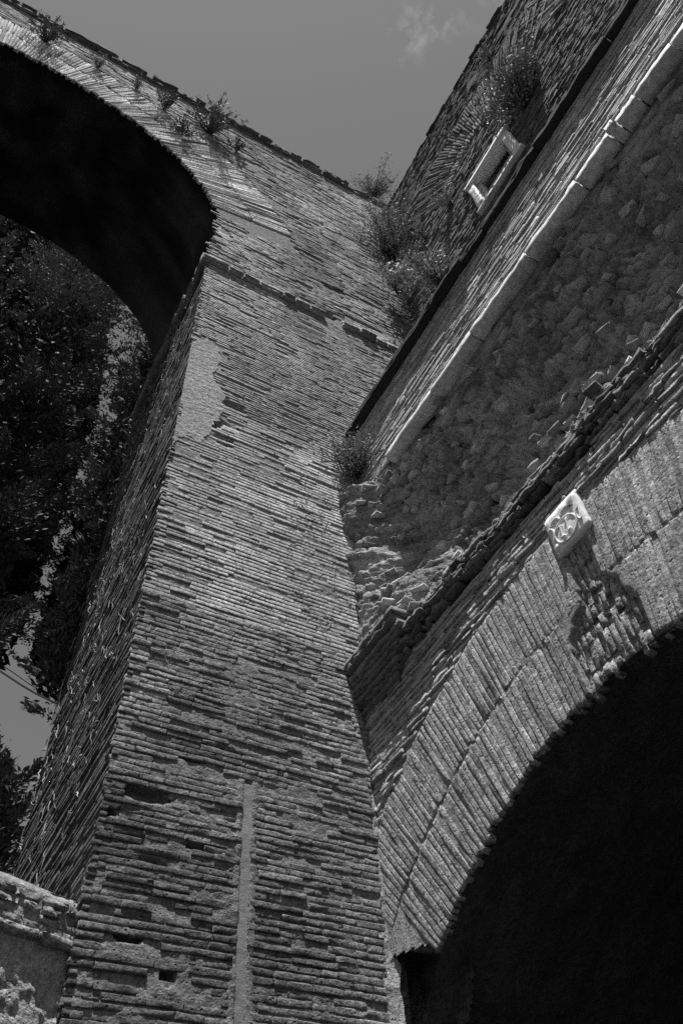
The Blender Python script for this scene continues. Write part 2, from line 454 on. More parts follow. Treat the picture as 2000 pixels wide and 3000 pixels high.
# --- wall above the impost, round the great arch
def keep_span(uc, vc, a, b):
    r = np.hypot(uc - AC[0], vc - AC[1])
    lim = np.where(vc > AC[1] + 0.9, AR3 + 0.02, AR + .02)
    k = (r > lim) | ((vc < AC[1] + 0.9) & (uc > 1.28))
    k &= ~((vc < AC[1] + .9) & (uc < 1.25))
    return k & keep_pier(uc, vc, a, b)
def w_span(uc, vc, cw):
    return w_pier(uc, vc, cw) * 1.3 - 0.02 * sstep(0.2, 0.4, fbm(uc * .9, vc * 3.0 + 7, 3))
u0, u1, v0, v1, w = courses(-7.5, 6.0, 15.75, 24.95, 0.058, 0.042, 0.18, 0.42, keep_span, w_span)
m_ = (u0 > -7.5)
B = bricks(u0, u1, v0, v1, w, 'lo', edge=0.0022, wj=0.0012, depth=0.04, chip=.12)
add_bricks(acc, B, 'lo', tone_pier((u0 + u1) / 2, (v0 + v1) / 2) * 0.95, f_pier)
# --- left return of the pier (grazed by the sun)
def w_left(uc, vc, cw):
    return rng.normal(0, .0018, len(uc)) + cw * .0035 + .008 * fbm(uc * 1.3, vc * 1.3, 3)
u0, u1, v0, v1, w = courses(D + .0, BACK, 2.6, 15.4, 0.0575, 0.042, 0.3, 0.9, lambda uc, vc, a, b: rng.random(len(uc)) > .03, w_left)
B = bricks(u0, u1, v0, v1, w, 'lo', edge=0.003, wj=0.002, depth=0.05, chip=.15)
add_bricks(acc, B, 'lo', tones(len(u0), .2) * .27, f_left)  # low tone paints this side's shade into the brick
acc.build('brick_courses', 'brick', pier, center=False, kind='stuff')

# --- mortar beds behind the bricks
def w_mortar(u, v):
    w = -.0115 + (.012 - .009 * sstep(8.5, 11, v)) * fbm(u * 3.1, v * 5.3, 4, .6) + (.008 - .006 * sstep(8, 11, v)) * fbm(u * 17, v * 29, 3)
    w += .007 * sstep(.15, .45, fbm(u * .9 + 3, v * .7 + 1, 3)) * (v > 6) * (v < 14)
    w -= 0.11 * hole_field(u, v)
    inslot = ((u > SLOT[0] + .008) & (u < SLOT[1] - .008) & (v < SLOT[2]))
    near = ((u > SLOT[0] - .05) & (u < SLOT[1] + .05) & (v < SLOT[2])) & ~inslot
    w = np.where(inslot, -.022 + .002 * vnoise(u * 60, v * 60), w)
    w = np.where(near, w + .012, w)
    return w
acc = Acc()
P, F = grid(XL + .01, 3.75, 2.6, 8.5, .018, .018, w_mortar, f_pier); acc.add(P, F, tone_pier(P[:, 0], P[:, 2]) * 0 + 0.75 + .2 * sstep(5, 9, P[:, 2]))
P, F = grid(XL + .01, 5.9, 8.5, 15.5, .03, .03, w_mortar, f_pier); acc.add(P, F, 0.97)
P, F = grid(-8, 6.0, 15.5, 25.1, .06, .06, lambda u, v: w_mortar(u, v) - .006, f_pier,
            keep=lambda u, v: (np.hypot(u - AC[0], v - AC[1]) > AR + .05) & ~((v < AC[1]) & (u < XL + .08))); acc.add(P, F, 0.95)
P, F = grid(D + .015, BACK, 2.6, 15.5, .05, .05, lambda u, v: -.02 + .02 * fbm(u * 4, v * 6, 3), f_left); acc.add(P, F, 0.3)  # mortar of the return toned down too, shade in its colour
acc.build('mortar_bed', 'mortar', pier, center=False)
# --- the pale rendered patch on the left edge
def w_patch(u, v): return .003 + .008 * fbm(u * 2.2, v * 2.5, 3) + .006 * fbm(u * 14, v * 30, 4, .65)
us = [p[0] for p in PATCH]; vs_ = [p[1] for p in PATCH]
P, F = grid(min(us), max(us), min(vs_) - .05, max(vs_) + .05, .014, .014, w_patch, f_pier,
            keep=lambda u, v: in_poly(u + .06 * fbm(u * 9, v * 9, 3), v + .04 * fbm(u * 9 + 5, v * 22, 3), PATCH) & (u > XL))
mesh_obj('render_patch', P, F, 'plaster', pier, tone=0.95, label='smooth pale rendered patch on the edge of the pier')
P, F = grid(SLOT[0] - .012, SLOT[1] + .012, 2.6, SLOT[2] - .03, .012, .02, lambda u, v: -.009 + .003 * fbm(u * 20, v * 12, 3), f_pier)
mesh_obj('filled_chase', P, F, 'smooth_plaster', pier, tone=0.85, label='narrow vertical chase filled with smooth mortar')

# --- great arch: two rings of voussoirs
def voussoirs(uc, vc, r0, r1, th0, th1, step, thick, fmap, w, res='mid', tone=None, keep=None, edge=.003, wj=.003, bev=.005, depth=.06, chip=.2, jit=.02, wn=.004, flat_top=None):
    rm = (r0 + r1) / 2; n = int((th1 - th0) * rm / step)
    th = th0 + (np.arange(n) + .5) * (th1 - th0) / n
    a0 = np.full(n, r0) + rng.normal(0, jit, n); a1 = np.full(n, r1) + rng.normal(0, jit * .6, n)
    if flat_top is not None: a1 = np.minimum(a1, (flat_top - vc) / np.cos(th) + rng.normal(0, .03, n))
    hh = thick / 2 * rng.uniform(.9, 1.08, n)
    ww = np.full(n, w) + rng.normal(0, wn, n)
    if keep is not None:
        rc = (a0 + a1) / 2
        k, dw = keep(uc + rc * np.sin(th), vc + rc * np.cos(th), th)
        ww = ww + dw; th = th[k]; a0 = a0[k]; a1 = a1[k]; hh = hh[k]; ww = ww[k]
    Bq = bricks(a0, a1, -hh, hh, ww, res, edge=edge, bev=bev, wj=wj, depth=depth, chip=chip)
    r = Bq[..., 0]; b = Bq[..., 1] * (r / rm); t = th[:, None]
    U = uc + r * np.sin(t) + b * np.cos(t); V = vc + r * np.cos(t) - b * np.sin(t)
    return np.stack([U, V, Bq[..., 2]], -1)
acc = Acc()
thA = 1.30
for (r0, r1) in ((AR - .01, AR2 - .02), (AR2, AR3 - .02)):
    B = voussoirs(*AC, r0, r1, -0.42, thA, .066, .050, f_pier, .010, 'mid', wn=.006, jit=.025)
    single_bricks('voussoir', B, 'mid', tones(len(B), .30, .4) * 1.95, f_pier, 'brick', pier)
# lowest voussoirs turn into level courses
# --- vault soffit
def f_vault(u, v, w):      # u = angle from horizontal, v = depth along y, w inwards
    r = AR - w
    return np.stack([AC[0] + r * np.cos(u), v, AC[1] + r * np.sin(u)], -1)
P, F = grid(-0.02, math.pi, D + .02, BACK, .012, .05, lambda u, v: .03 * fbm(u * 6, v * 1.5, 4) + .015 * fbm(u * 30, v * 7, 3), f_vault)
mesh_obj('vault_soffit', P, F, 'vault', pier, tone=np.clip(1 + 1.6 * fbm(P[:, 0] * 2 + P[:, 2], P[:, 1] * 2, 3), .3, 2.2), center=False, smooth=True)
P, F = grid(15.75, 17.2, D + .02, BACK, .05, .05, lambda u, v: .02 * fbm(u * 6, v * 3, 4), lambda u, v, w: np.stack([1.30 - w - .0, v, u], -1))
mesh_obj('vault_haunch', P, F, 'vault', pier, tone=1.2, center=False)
# --- impost cornice: flat tiles, broken away to the right
x = 1.10
while x < 5.2:
    L = rng.uniform(.25, .5)
    br = fbm(x * 1.7, 3.3, 3)
    out = .055 + rng.normal(0, .006) if x < 3.3 else max(-.02, .045 + .09 * br)
    if out > 0.0:
        V, F = rough_box(x, x + L - .01, D - out, D + .1, 15.44, 15.50, (3, 1, 1), .004)
        mesh_obj('cornice_tile', V, F, 'brick', pier, tone=rng.uniform(.8, 1.2))
        V, F = rough_box(x + .02, x + L - .01, D - out - .03 + rng.normal(0, .008), D + .1, 15.515, 15.565, (3, 1, 1), .005)
        mesh_obj('cornice_tile', V, F, 'brick', pier, tone=rng.uniform(.8, 1.3))
        V, F = rough_box(x, x + L - .03, D - out * .4, D + .1, 15.585, 15.70, (3, 1, 2), .006)
        mesh_obj('cornice_tile', V, F, 'brick', pier, tone=rng.uniform(.7, 1.2))
    x += L
y = D - .05
while y < BACK - .1:
    L = rng.uniform(.3, .55)
    out = .10 + rng.normal(0, .012)
    V, F = rough_box(XL - out, XL + .12, y, min(y + L - .012, BACK), 15.44, 15.50, (2, 3, 1), .004)
    mesh_obj('cornice_tile', V, F, 'brick', pier, tone=rng.uniform(.7, 1.1))
    V, F = rough_box(XL - out - .02, XL + .12, y, min(y + L - .02, BACK), 15.515, 15.565, (2, 3, 1), .005)
    mesh_obj('cornice_tile', V, F, 'brick', pier, tone=rng.uniform(.7, 1.1))
    y += L
# --- ragged coping of slabs along the skyline
for k in range(3):
    x = -7.0 + .1 * k
    while x < 5.6:
        L = rng.uniform(.28, .75); z0 = 24.93 + .115 * k + rng.normal(0, .012) + .10 * fbm(x * .5, 2.2, 2)
        V, F = rough_box(x, x + L - .02, D - .04 - .035 * k + rng.normal(0, .022), D + .6, z0, z0 + rng.uniform(.05, .085), (4, 1, 1), .013)
        mesh_obj('coping_slab', V, F, 'slab', pier, tone=rng.uniform(.4, .8))
        x += L * rng.uniform(.95, 1.25)

# ================================================================== side wall on the right: arch, rubble core, marble course, brick band
side = thing('ruined_side_wall', 'ruined side wall with pale brick arch, rubble core and marble course', 'ruined wall', (4.2, 1.5, 0))
RC = (2.5, 1.02); R0 = 3.80; R1 = 4.46; R2 = 5.20
arc = [(RC[0] + (R0 + .05) * math.sin(t), RC[1] + (R0 + .05) * math.cos(t)) for t in np.linspace(.65, -math.pi / 2, 40)]
poly = [(5.56, 4.35)] + [(5.45, 4.25), (5.1, 4.12)] + arc + [(-1.35, 0), (-5, 0), (-5, 6.62), (5.56, 6.62)]
V, F = extrude_poly(poly, lambda u, v, w: np.stack([XW + .05 + w, u, v], -1), 0, 1.6)
mesh_obj('masonry_core', V, F, 'mortar', side, tone=.8, center=False)
# upper body behind core, band and ledge
V, F = box(4.6, 6.8, -5, 5.56, 6.5, 11.5); mesh_obj('masonry_core', V, F, 'core', side, center=False)
V, F = box(XB + .05, 4.7, -5, 5.56, 10.02, 11.5); mesh_obj('masonry_core', V, F, 'mortar', side, tone=.9, center=False)
# interior of the arch: barrel, back wall and floor-to-vault rubble
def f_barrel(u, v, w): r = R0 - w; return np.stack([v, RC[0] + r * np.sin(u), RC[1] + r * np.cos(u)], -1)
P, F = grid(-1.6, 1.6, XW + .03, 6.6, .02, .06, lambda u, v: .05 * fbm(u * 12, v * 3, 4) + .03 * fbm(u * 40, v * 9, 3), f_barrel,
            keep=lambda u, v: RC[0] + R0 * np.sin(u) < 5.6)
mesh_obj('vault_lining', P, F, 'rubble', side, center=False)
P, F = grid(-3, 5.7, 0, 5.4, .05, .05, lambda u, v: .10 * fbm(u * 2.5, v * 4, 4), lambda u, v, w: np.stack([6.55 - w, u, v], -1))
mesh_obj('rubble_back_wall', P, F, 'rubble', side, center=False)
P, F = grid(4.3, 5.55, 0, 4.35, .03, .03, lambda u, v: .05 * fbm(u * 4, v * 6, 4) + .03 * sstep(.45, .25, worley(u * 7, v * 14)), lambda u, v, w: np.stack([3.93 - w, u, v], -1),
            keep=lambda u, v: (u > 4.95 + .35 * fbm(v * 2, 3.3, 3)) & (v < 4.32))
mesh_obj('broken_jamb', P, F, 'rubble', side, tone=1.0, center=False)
# --- voussoirs of the lower arch
DMG = [tuple(onX(1500 + a_ / 3.137, 1350 + b_ / 3.137, XW)[[1, 2]]) for a_, b_ in
       ((450, 860), (500, 920), (560, 1060), (625, 1330), (560, 1480), (530, 1640), (560, 1800), (500, 1960), (480, 2130), (530, 2240), (570, 2420),
        (900, 2250), (1400, 1700), (1500, 1420), (1430, 1300), (1330, 1500), (1230, 1420), (1100, 1200), (1000, 1170), (960, 1050), (830, 1050), (760, 900), (690, 690), (560, 790))]
NOTCH = [tuple(onX(a_, b_, XW)[[1, 2]]) for a_, b_ in ((1880, 1770), (1900, 1735), (1925, 1745), (1950, 1730), (1965, 1800), (2010, 1770), (2040, 1840), (1960, 1900), (1900, 1880))]
def in_dmg(u, v): return in_poly(u, v, DMG) | in_poly(u, v, NOTCH)
def keep_low(u, v, th):
    k = (u < 5.80) & ~((u > 4.72) & (v < 4.16 + .20 * (u - 4.75) + .12 * fbm(u * 8, v * 8, 2)))
    d = in_dmg(u + .03 * fbm(u * 7, v * 7, 2), v + .03 * fbm(u * 7, v * 7 + 4, 2))
    return k & ~d, np.zeros(len(u))
allv = []
for (r0, r1) in ((R0, R1 - .008), (R1 + .008, R2)):
    B = voussoirs(*RC, r0, r1, -.62, .86, .0545, .0495, f_low, 0.0, 'hi', keep=keep_low, edge=.0024, wj=.0016, bev=.0018, wn=.0022, jit=.012, chip=.35)
    allv.append(B)
for B in allv:
    uc = B[:, :, 0].mean(1); vc = B[:, :, 1].mean(1)
    tn = tones(len(B), .14) * (1 - .22 * sstep(5.6, 4.4, vc))
    single_bricks('voussoir', B, 'hi', tn, f_low, 'arch_brick', side)
# the broken zone: what is left of the voussoirs, row by row
def keep_stub(u, v, th):
    d = in_dmg(u, v) & (rng.random(len(u)) > .08)
    return d, rng.normal(0, .0045, len(u))
acc = Acc(); rr = R0 + .01
while rr < R2:
    L = rng.uniform(.10, .26)
    B = voussoirs(*RC, rr, rr + L, -.5, .3, .0545, .046, f_low, -.034, 'mid', keep=keep_stub, edge=.003, wj=.0025, bev=.004, wn=.004, jit=.03, chip=.45, depth=.1)
    if len(B): add_bricks(acc, B, 'mid', tones(len(B), .14) * .8, f_low)
    rr += L * rng.uniform(.85, 1.1)
acc.build('broken_brick_stubs', 'arch_brick', side, center=False, kind='stuff')
# mortar bed of the lower wall
def w_low(u, v):
    w = -.005 + .006 * fbm(u * 5, v * 6, 4) + .003 * fbm(u * 30, v * 30, 3) - .012 * (np.hypot(u - RC[0], v - RC[1]) > R2 + .02)
    d = in_dmg(u, v)
    w = np.where(d, w - .052 + .03 * fbm(u * 9, v * 9, 3), w)
    return w
P, F = grid(-3, 5.5, 3.2, 6.55, .025, .025, w_low, f_low,
            keep=lambda u, v: (np.hypot(u - RC[0], v - RC[1]) > R0 + .03) & ~((u > 4.75) & (v < 4.06 + .2 * (u - 4.75))))
mesh_obj('mortar_bed', P, F, 'mortar', side, tone=1.15, center=False)
# courses between the arch and the ragged ledge (outer ones, some proud)
def keep_c(uc, vc, a, b):
    return (np.hypot(uc - RC[0], vc - RC[1]) > R2 + .01) & (rng.random(len(uc)) > .05) & ~((np.abs(uc - 2.44) < .22) & (vc < 6.36))
def w_c(uc, vc, cw): return rng.normal(0, .005, len(uc)) + cw * .008 + .004
u0, u1, v0, v1, w = courses(-2.0, 5.5, 4.4, 6.6, .056, .038, .18, .4, keep_c, w_c, edge1=.03)
B = bricks(u0, u1, v0, v1, w, 'hi', edge=.004, bev=.006, wj=.004, depth=.05, chip=.5)
tn = tones(len(u0), .15) * .95
sel = np.argsort(-10.0 * ((u0 + u1) / 2 > -1.2) - rng.random(len(u0)))[:300]
mk = np.zeros(len(u0), bool); mk[sel] = True
single_bricks('brick', B[mk], 'hi', tn[mk], f_low, 'wall_brick', side)
if (~mk).any():
    acc = Acc(); add_bricks(acc, B[~mk], 'hi', tn[~mk], f_low); acc.build('brick_courses', 'wall_brick', side, center=False, kind='stuff')
# lumpy mortar fillet in the corner against the pier
P, F = grid(2.6, 5.6, 0, 1, .02, .1, lambda u, v: 0 * u, lambda u, v, w: np.stack([
    3.56 + .09 * v + .03 * fbm(u * 9, v * 3, 4) - .03 * sstep(4.6, 3.6, u), D + .02 - .06 * v - .05 * np.maximum(0, fbm(u * 9 + 4, v * 3, 4)) - .05 * sstep(4.4, 3.6, u) * v, u], -1))
mesh_obj('corner_fillet', P, F, 'plaster', side, tone=.75, center=False)

# --- rubble core
def x_core(u, v):
    x = 3.915 + .36 * sstep(10.0, 8.7, v)
    pierx = 3.56 + .14 * sstep(9.6, 8.8, v) - .06 * sstep(8.4, 7.6, v)
    x = x + (pierx - x) * sstep(4.85, 5.5, u)
    bul = sstep(8.25, 7.5, v) * sstep(3.7, 4.7, u)
    x = x + (3.62 - x) * bul
    x = x + (3.66 - .05 * sstep(4.2, 4.8, u) - x) * sstep(7.3, 6.95, v)
    calm = (.25 + .75 * sstep(7.0, 7.5, v)) * (1 - .75 * bul)
    x += .10 * fbm(u * 1.1, v * 1.4, 3) * sstep(5.5, 5.0, u)
    x += calm * .10 * fbm(u * 1.8 + 2 + v * .8, v * 3.2, 3, .6) + .035 * fbm(u * 8 + v * 4, v * 20, 4, .65)
    big = sstep(-.1, .2, fbm(u * 1.3 + 9, v * 1.9, 2))
    x -= .10 * calm * sstep(.44, .36, worley(u * 3.6 + v * 1.5, v * 7.5)) * (.3 + .7 * big)
    x -= .035 * (1 - .6 * bul) * sstep(.42, .34, worley(u * 10 + v * 4, v * 22 + 3))
    x = np.maximum(x, np.where(u < 4.75, 3.93 + .02 * fbm(u * 9, v * 9, 2), 0) * (v > 9.45))
    x = np.maximum(x, (3.74 + .05 * fbm(u * 5, v * 5, 2)) * (v > 7.6) * (u < 4.6))
    return x
P, F = grid(-4, 5.52, 6.72, 10.02, .022, .022, x_core, lambda u, v, w: np.stack([w, u, v], -1))
mesh_obj('rubble_core', P, F, 'core', side, tone=np.clip(1 + .7 * fbm(P[:, 1] * 3, P[:, 2] * 5, 4), .45, 1.8), center=False)
for q in range(290):                                   # tile fragments standing out of the concrete
    u = rng.uniform(-1.0, 5.3); v = rng.uniform(7.0, 9.9)
    xx = float(x_core(np.array([u]), np.array([v]))[0])
    L = rng.uniform(.08, .22); H = rng.uniform(.018, .036); W = rng.uniform(.05, .11)
    V, F = rough_box(-W, .06, -L / 2, L / 2, -H / 2, H / 2, (1, 2, 1), .006)
    an = rng.normal(0, .25); a2 = rng.normal(0, .25)
    V = V @ np.array([[1, 0, 0], [0, math.cos(an), math.sin(an)], [0, -math.sin(an), math.cos(an)]]) @ np.array([[math.cos(a2), math.sin(a2), 0], [-math.sin(a2), math.cos(a2), 0], [0, 0, 1]])
    mesh_obj('tile_fragment', V + np.array([xx, u, v]), F, 'slab', side, tone=rng.uniform(.7, 2.3))
# --- ragged projecting ledge: crumbling lip over a hollow, with tile ends sticking out
def f_lip(u, v, w):        # u along the wall, v = 0..1 round the lip
    px_ = np.interp(v, [0, .3, .45, .6, .8, 1], [3.66, 3.50, 3.455, 3.52, 3.655, 3.62])
    pz_ = np.interp(v, [0, .3, .45, .6, .8, 1], [7.02, 6.86, 6.76, 6.71, 6.62, 6.30])
    n1 = fbm(u * 2.1, v * 3 + 5, 4, .6); n2 = fbm(u * 11, v * 14 + 2, 4, .65); n3 = fbm(u * 1.0, 2.0 + v * .2, 3)
    bump = sstep(1, .75, v)
    px_ = px_ + .10 * sstep(3.9, 3.1, u) * sstep(0, .2, v) * sstep(1, .8, v)
    return np.stack([px_ - (.03 * n1 + .03 * n2 + .03 * sstep(.4, .2, worley(u * 9, v * 12)) - .01) * bump - .008, u, pz_ + (.16 * n3 + .07 * n2) * bump * sstep(0, .2, v)], -1)
P, F = grid(-3, 5.15, 0, 1, .011, .016, lambda u, v: 0 * u, f_lip)
P[:, 0] += .085
mesh_obj('ragged_lip', P, F, 'core', side, tone=np.clip(.7 + .6 * fbm(P[:, 1] * 5, P[:, 2] * 9, 3), .3, 1.2), center=False)
for k in range(5):                                        # crumbling layers of tile and mortar
    u = -1.9 + .07 * k
    while u < 4.95:
        L = rng.uniform(.10, .36)
        um = u + L / 2
        prot = (.045, .09, .13, .11, .075)[k] * (.45 + .55 * sstep(3.1, 3.9, um)) + .045 * fbm(um * 1.9, 3.3 + k * .4, 3) + rng.normal(0, .012)
        z0 = 6.60 + .048 * k + .17 * fbm(um * 1.0, 2.0, 3) + rng.normal(0, .006)
        if rng.random() > .10:
            V, F = rough_box(XW - prot, XW + .09, u, u + L, z0, z0 + rng.uniform(.022, .042), (2, 5, 1), .009)
            V[:, 2] += (V[:, 1] - um) * rng.normal(0, .10)
            mesh_obj('ledge_fragment', V, F, 'slab', side, tone=rng.uniform(.45, 1.1))
        u += L * rng.uniform(.9, 1.1)
# --- broken corbel against the pier
for (x0_, y0_, y1_, z0_, z1_, t) in ((3.39, 4.53, 5.5, 7.00, 7.05, 1.0), (3.40, 4.57, 5.5, 6.93, 6.985, .8), (3.43, 4.50, 5.5, 6.81, 6.865, .9),
                                 (3.45, 4.56, 5.48, 6.75, 6.80, .7), (3.465, 4.60, 5.48, 6.69, 6.74, .7), (3.48, 4.63, 5.48, 6.63, 6.68, .6), (3.50, 4.68, 5.48, 6.56, 6.62, .7), (3.525, 4.75, 5.48, 6.50, 6.55, .6), (3.545, 4.8, 5.48, 6.43, 6.49, .6)):
    V, F = rough_box(x0_, XW + .1, y0_, y1_, z0_, z1_, (3, 16, 2), .008)
    mesh_obj('corbel_slab', V, F, 'slab', side, tone=t * .9)

# --- marble string course
y = 4.68; marks = [onZ(px, py, 10.0)[1] for px, py in ((1260, 1148), (1375, 975), (1530, 740), (1680, 528), (1768, 385), (1790, 350), (1835, 265), (1955, 122))]
edges = [4.68] + sorted(marks, reverse=True) + [-1.6, -2.4, -3.3, -4.2]
for i in range(len(edges) - 1):
    ya, yb = edges[i], edges[i + 1]
    out = rng.uniform(-.008, .012) + (.05 if abs(ya - marks[4]) < .01 else 0)
    V, F = rough_box(3.755 - out, 3.945, yb + .006, ya - .006, 9.955 + rng.normal(0, .006), 10.065, (4, 10, 2), .004)
    V[:, 0] += np.where(V[:, 0] > 3.92, .06 * fbm(V[:, 1] * 5, V[:, 2] * 3, 2), 0)
    V[:, 0] += np.where(V[:, 0] < 3.80, .012 * fbm(V[:, 1] * 3.3, 2.2, 3), 0)
    mesh_obj('marble_block', V, F, 'old_marble', side, tone=rng.uniform(.85, 1.05))
# --- brick band
def w_band(uc, vc, cw): return rng.normal(0, .0035, len(uc)) + cw * .0035 + .006 * fbm(uc * .7, vc * 2, 3)
u0, u1, v0, v1, w = courses(-4.0, 5.5, 10.08, 11.56, .0455, .032, .2, .5, lambda uc, vc, a, b: rng.random(len(uc)) > .03, w_band)
B = bricks(u0, u1, v0, v1, w, 'mid', edge=.0025, bev=.004, wj=.002, depth=.04, chip=.15)
tn = tones(len(u0), .15) * 1.08; uc = (u0 + u1) / 2
mk = np.zeros(len(u0), bool); mk[np.argsort(np.abs(uc - 3.4) + rng.uniform(0, .3, len(uc)))[:300]] = True
single_bricks('band_brick', B[mk], 'mid', tn[mk], f_band, 'wall_brick', side)
acc = Acc(); add_bricks(acc, B[~mk], 'mid', tn[~mk], f_band)
# ragged brick ends below the marble's end, by the pier
u0, u1, v0, v1, w = courses(4.66, 5.5, 9.45, 10.08, .05, .036, .15, .3, lambda uc, vc, a, b: uc > 4.75 + (10.08 - vc) * .8 + .1 * rng.random(len(uc)), lambda uc, vc, cw: rng.normal(-.02, .012, len(uc)) + cw * .01)
B = bricks(u0, u1, v0, v1, w, 'mid', edge=.005, depth=.25); add_bricks(acc, B, 'mid', tones(len(u0), .15) * .9, f_band)
acc.build('band_brick_courses', 'wall_brick', side, center=False, kind='stuff', label='long thin brick courses of the band above the marble')
P, F = grid(-4, 5.5, 10.05, 11.6, .03, .03, lambda u, v: -.011 + .008 * fbm(u * 6, v * 9, 4), f_band)
mesh_obj('mortar_bed', P, F, 'mortar', side, tone=.9, center=False)
# --- shelf (ledge) over the band
for (ya, yb, xo) in ((2.46, 5.5, 3.725), (2.0, 2.45, 3.775), (.9, 1.99, 3.77), (-.4, .89, 3.76), (-2, -.41, 3.765), (-4.2, -2.01, 3.77)):
    V, F = rough_box(xo, 5.9, ya, yb, 11.585, 11.66, (4, max(3, int((yb - ya) / .12)), 1), .007); V[:, 0] -= .03 * fbm(V[:, 1] * 2.2, 1.5, 3) * (V[:, 0] < xo + .1); mesh_obj('shelf_slab', V, F, 'shelf', side, tone=.8)
    V, F = rough_box(xo + .01, 5.9, ya, yb, 11.665, 11.74, (4, max(3, int((yb - ya) / .12)), 1), .009); V[:, 0] -= .03 * fbm(V[:, 1] * 2.2, 4.5, 3) * (V[:, 0] < xo + .1); mesh_obj('shelf_slab', V, F, 'shelf', side, tone=1)

# ================================================================== upper wall with the marble window
upper = thing('upper_brick_wall', 'steep dark brick wall with marble window and relieving arch above the shelf', 'brick wall', (6.3, 1.5, 11.7))
UT = 24.3
WY0, WY1, WZ0, WZ1 = 1.52, 2.88, 17.44, 18.95
V, F = extrude_poly([(-5, 11.7), (-5, UT - .1), (5.56, UT - .1), (5.56, 11.7)], lambda u, v, w: np.stack([XU + .35 + w, u, v], -1), 0, .9)
mesh_obj('masonry_core', V, F, 'shaded_brick', upper, tone=.8, center=False)
RA = (1.9, 18.6); RB = (-2.3, 18.6)
def ring_in(uc, vc):
    s = np.zeros(np.shape(uc), bool)
    for c in (RA, RB):
        r = np.hypot(uc - c[0], vc - c[1]); th = np.abs(np.arctan2(uc - c[0], vc - c[1]))
        s |= (r > 2.08) & (vc < 22.32) & (th < .86) & (r < 3.95)
    return s
def in_win(uc, vc, g=.0): return (uc > WY0 - g) & (uc < WY1 + g) & (vc > WZ0 - g) & (vc < WZ1 + g)
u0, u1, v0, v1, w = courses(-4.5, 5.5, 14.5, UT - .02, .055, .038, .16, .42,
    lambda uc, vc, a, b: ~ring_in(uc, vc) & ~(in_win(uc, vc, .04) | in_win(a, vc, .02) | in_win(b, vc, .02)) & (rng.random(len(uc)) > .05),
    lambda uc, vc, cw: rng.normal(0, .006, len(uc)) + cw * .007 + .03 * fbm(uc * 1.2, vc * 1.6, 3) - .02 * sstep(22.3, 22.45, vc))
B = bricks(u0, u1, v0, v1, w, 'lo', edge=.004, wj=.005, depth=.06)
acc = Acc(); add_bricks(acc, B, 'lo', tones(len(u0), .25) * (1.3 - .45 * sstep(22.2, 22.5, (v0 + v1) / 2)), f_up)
acc.build('brick_courses', 'shaded_brick', upper, center=False, kind='stuff')
P, F = grid(-4.5, 5.56, 11.72, UT - .08, .06, .06, lambda u, v: -.03 + .03 * fbm(u * 3, v * 5, 4), f_up, keep=lambda u, v: ~in_win(u, v, -.03))
mesh_obj('mortar_bed', P, F, 'shaded_brick', upper, tone=.9, center=False)
for c, mat_t in ((RA, 1.7), (RB, 2.0)):
    for (r0, r1, st, tk, t_) in ((2.10, 2.42, .075, .052, 1.5), (2.46, 3.10, .068, .050, 1.0), (3.12, 3.95, .075, .052, .8)):
        B = voussoirs(*c, r0, r1, -.84, .84, st, tk, f_up, .012, 'mid', wn=.012, jit=.03, wj=.004, flat_top=22.3 if r1 > 3.5 else None, depth=.08)
        single_bricks('voussoir', B, 'mid', tones(len(B), .25) * mat_t * t_, f_up, 'shaded_brick', upper)
x = -4.4
while x < 5.4:
    L = rng.uniform(.3, .7)
    V, F = rough_box(XU - .02 + rng.normal(0, .02), XU + .5, x, x + L - .02, UT - .06, UT + .02 + rng.normal(0, .03), (1, 4, 1), .014)
    mesh_obj('coping_slab', V, F, 'shaded_brick', upper, tone=rng.uniform(.5, .9)); x += L
# window: marble surround set in the wall
fw = .17
V, F = box(XU + .24, XU + .27, WY0, WY1, WZ0, WZ1); win = mesh_obj('window', V, F, 'near_black', upper, tone=.6, label='window with white marble surround and grey board')  # near-black sheet stands for the shade inside the opening
def wpart(nm, x0_, x1_, y0_, y1_, z0_, z1_, mt, t=1., j=.004, n=(3, 3, 4)):
    V, F = rough_box(x0_, x1_, y0_, y1_, z0_, z1_, n, j); return mesh_obj(nm, V, F, mt, win, tone=t)
wpart('jamb', XU - .06, XU + .24, WY1 - fw, WY1, WZ0 + .10, WZ1 - .12, 'marble', 1.0)
wpart('jamb', XU - .05, XU + .24, WY0, WY0 + fw + .03, WZ0 + .10, WZ1 - .12, 'marble', .95)
wpart('lintel', XU - .09, XU + .24, WY0 - .05, WY1 + .05, WZ1 - .115, WZ1, 'marble', 1.0, n=(3, 8, 2))
wpart('sill', XU - .09, XU + .24, WY0 - .05, WY1 + .05, WZ0, WZ0 + .095, 'marble', 1.0, n=(3, 8, 2))
wpart('inner_jamb', XU + .08, XU + .23, WY1 - fw - .10, WY1 - fw - .01, WZ0 + .10, WZ1 - .12, 'marble', .7)
wpart('mullion', XU + .10, XU + .22, WY0 + fw + .05, WY0 + fw + .12, WZ0 + .10, WZ1 - .12, 'pane', .9, .001)
wpart('board', XU + .17, XU + .20, WY0 + fw + .125, WY1 - fw - .12, WZ0 + .10, WZ0 + .95, 'pane', 1.3, .001)
for k in range(7):                                            # stub tiles over the lintel
    yk = WY0 + .25 + k * .19
    V, F = rough_box(XU - .07 + rng.normal(0, .01), XU + .1, yk, yk + .10, WZ1 + .06, WZ1 + .17, (2, 2, 2), .012)
    mesh_obj('stub_tile', V, F, 'shaded_brick', upper, tone=1.6)

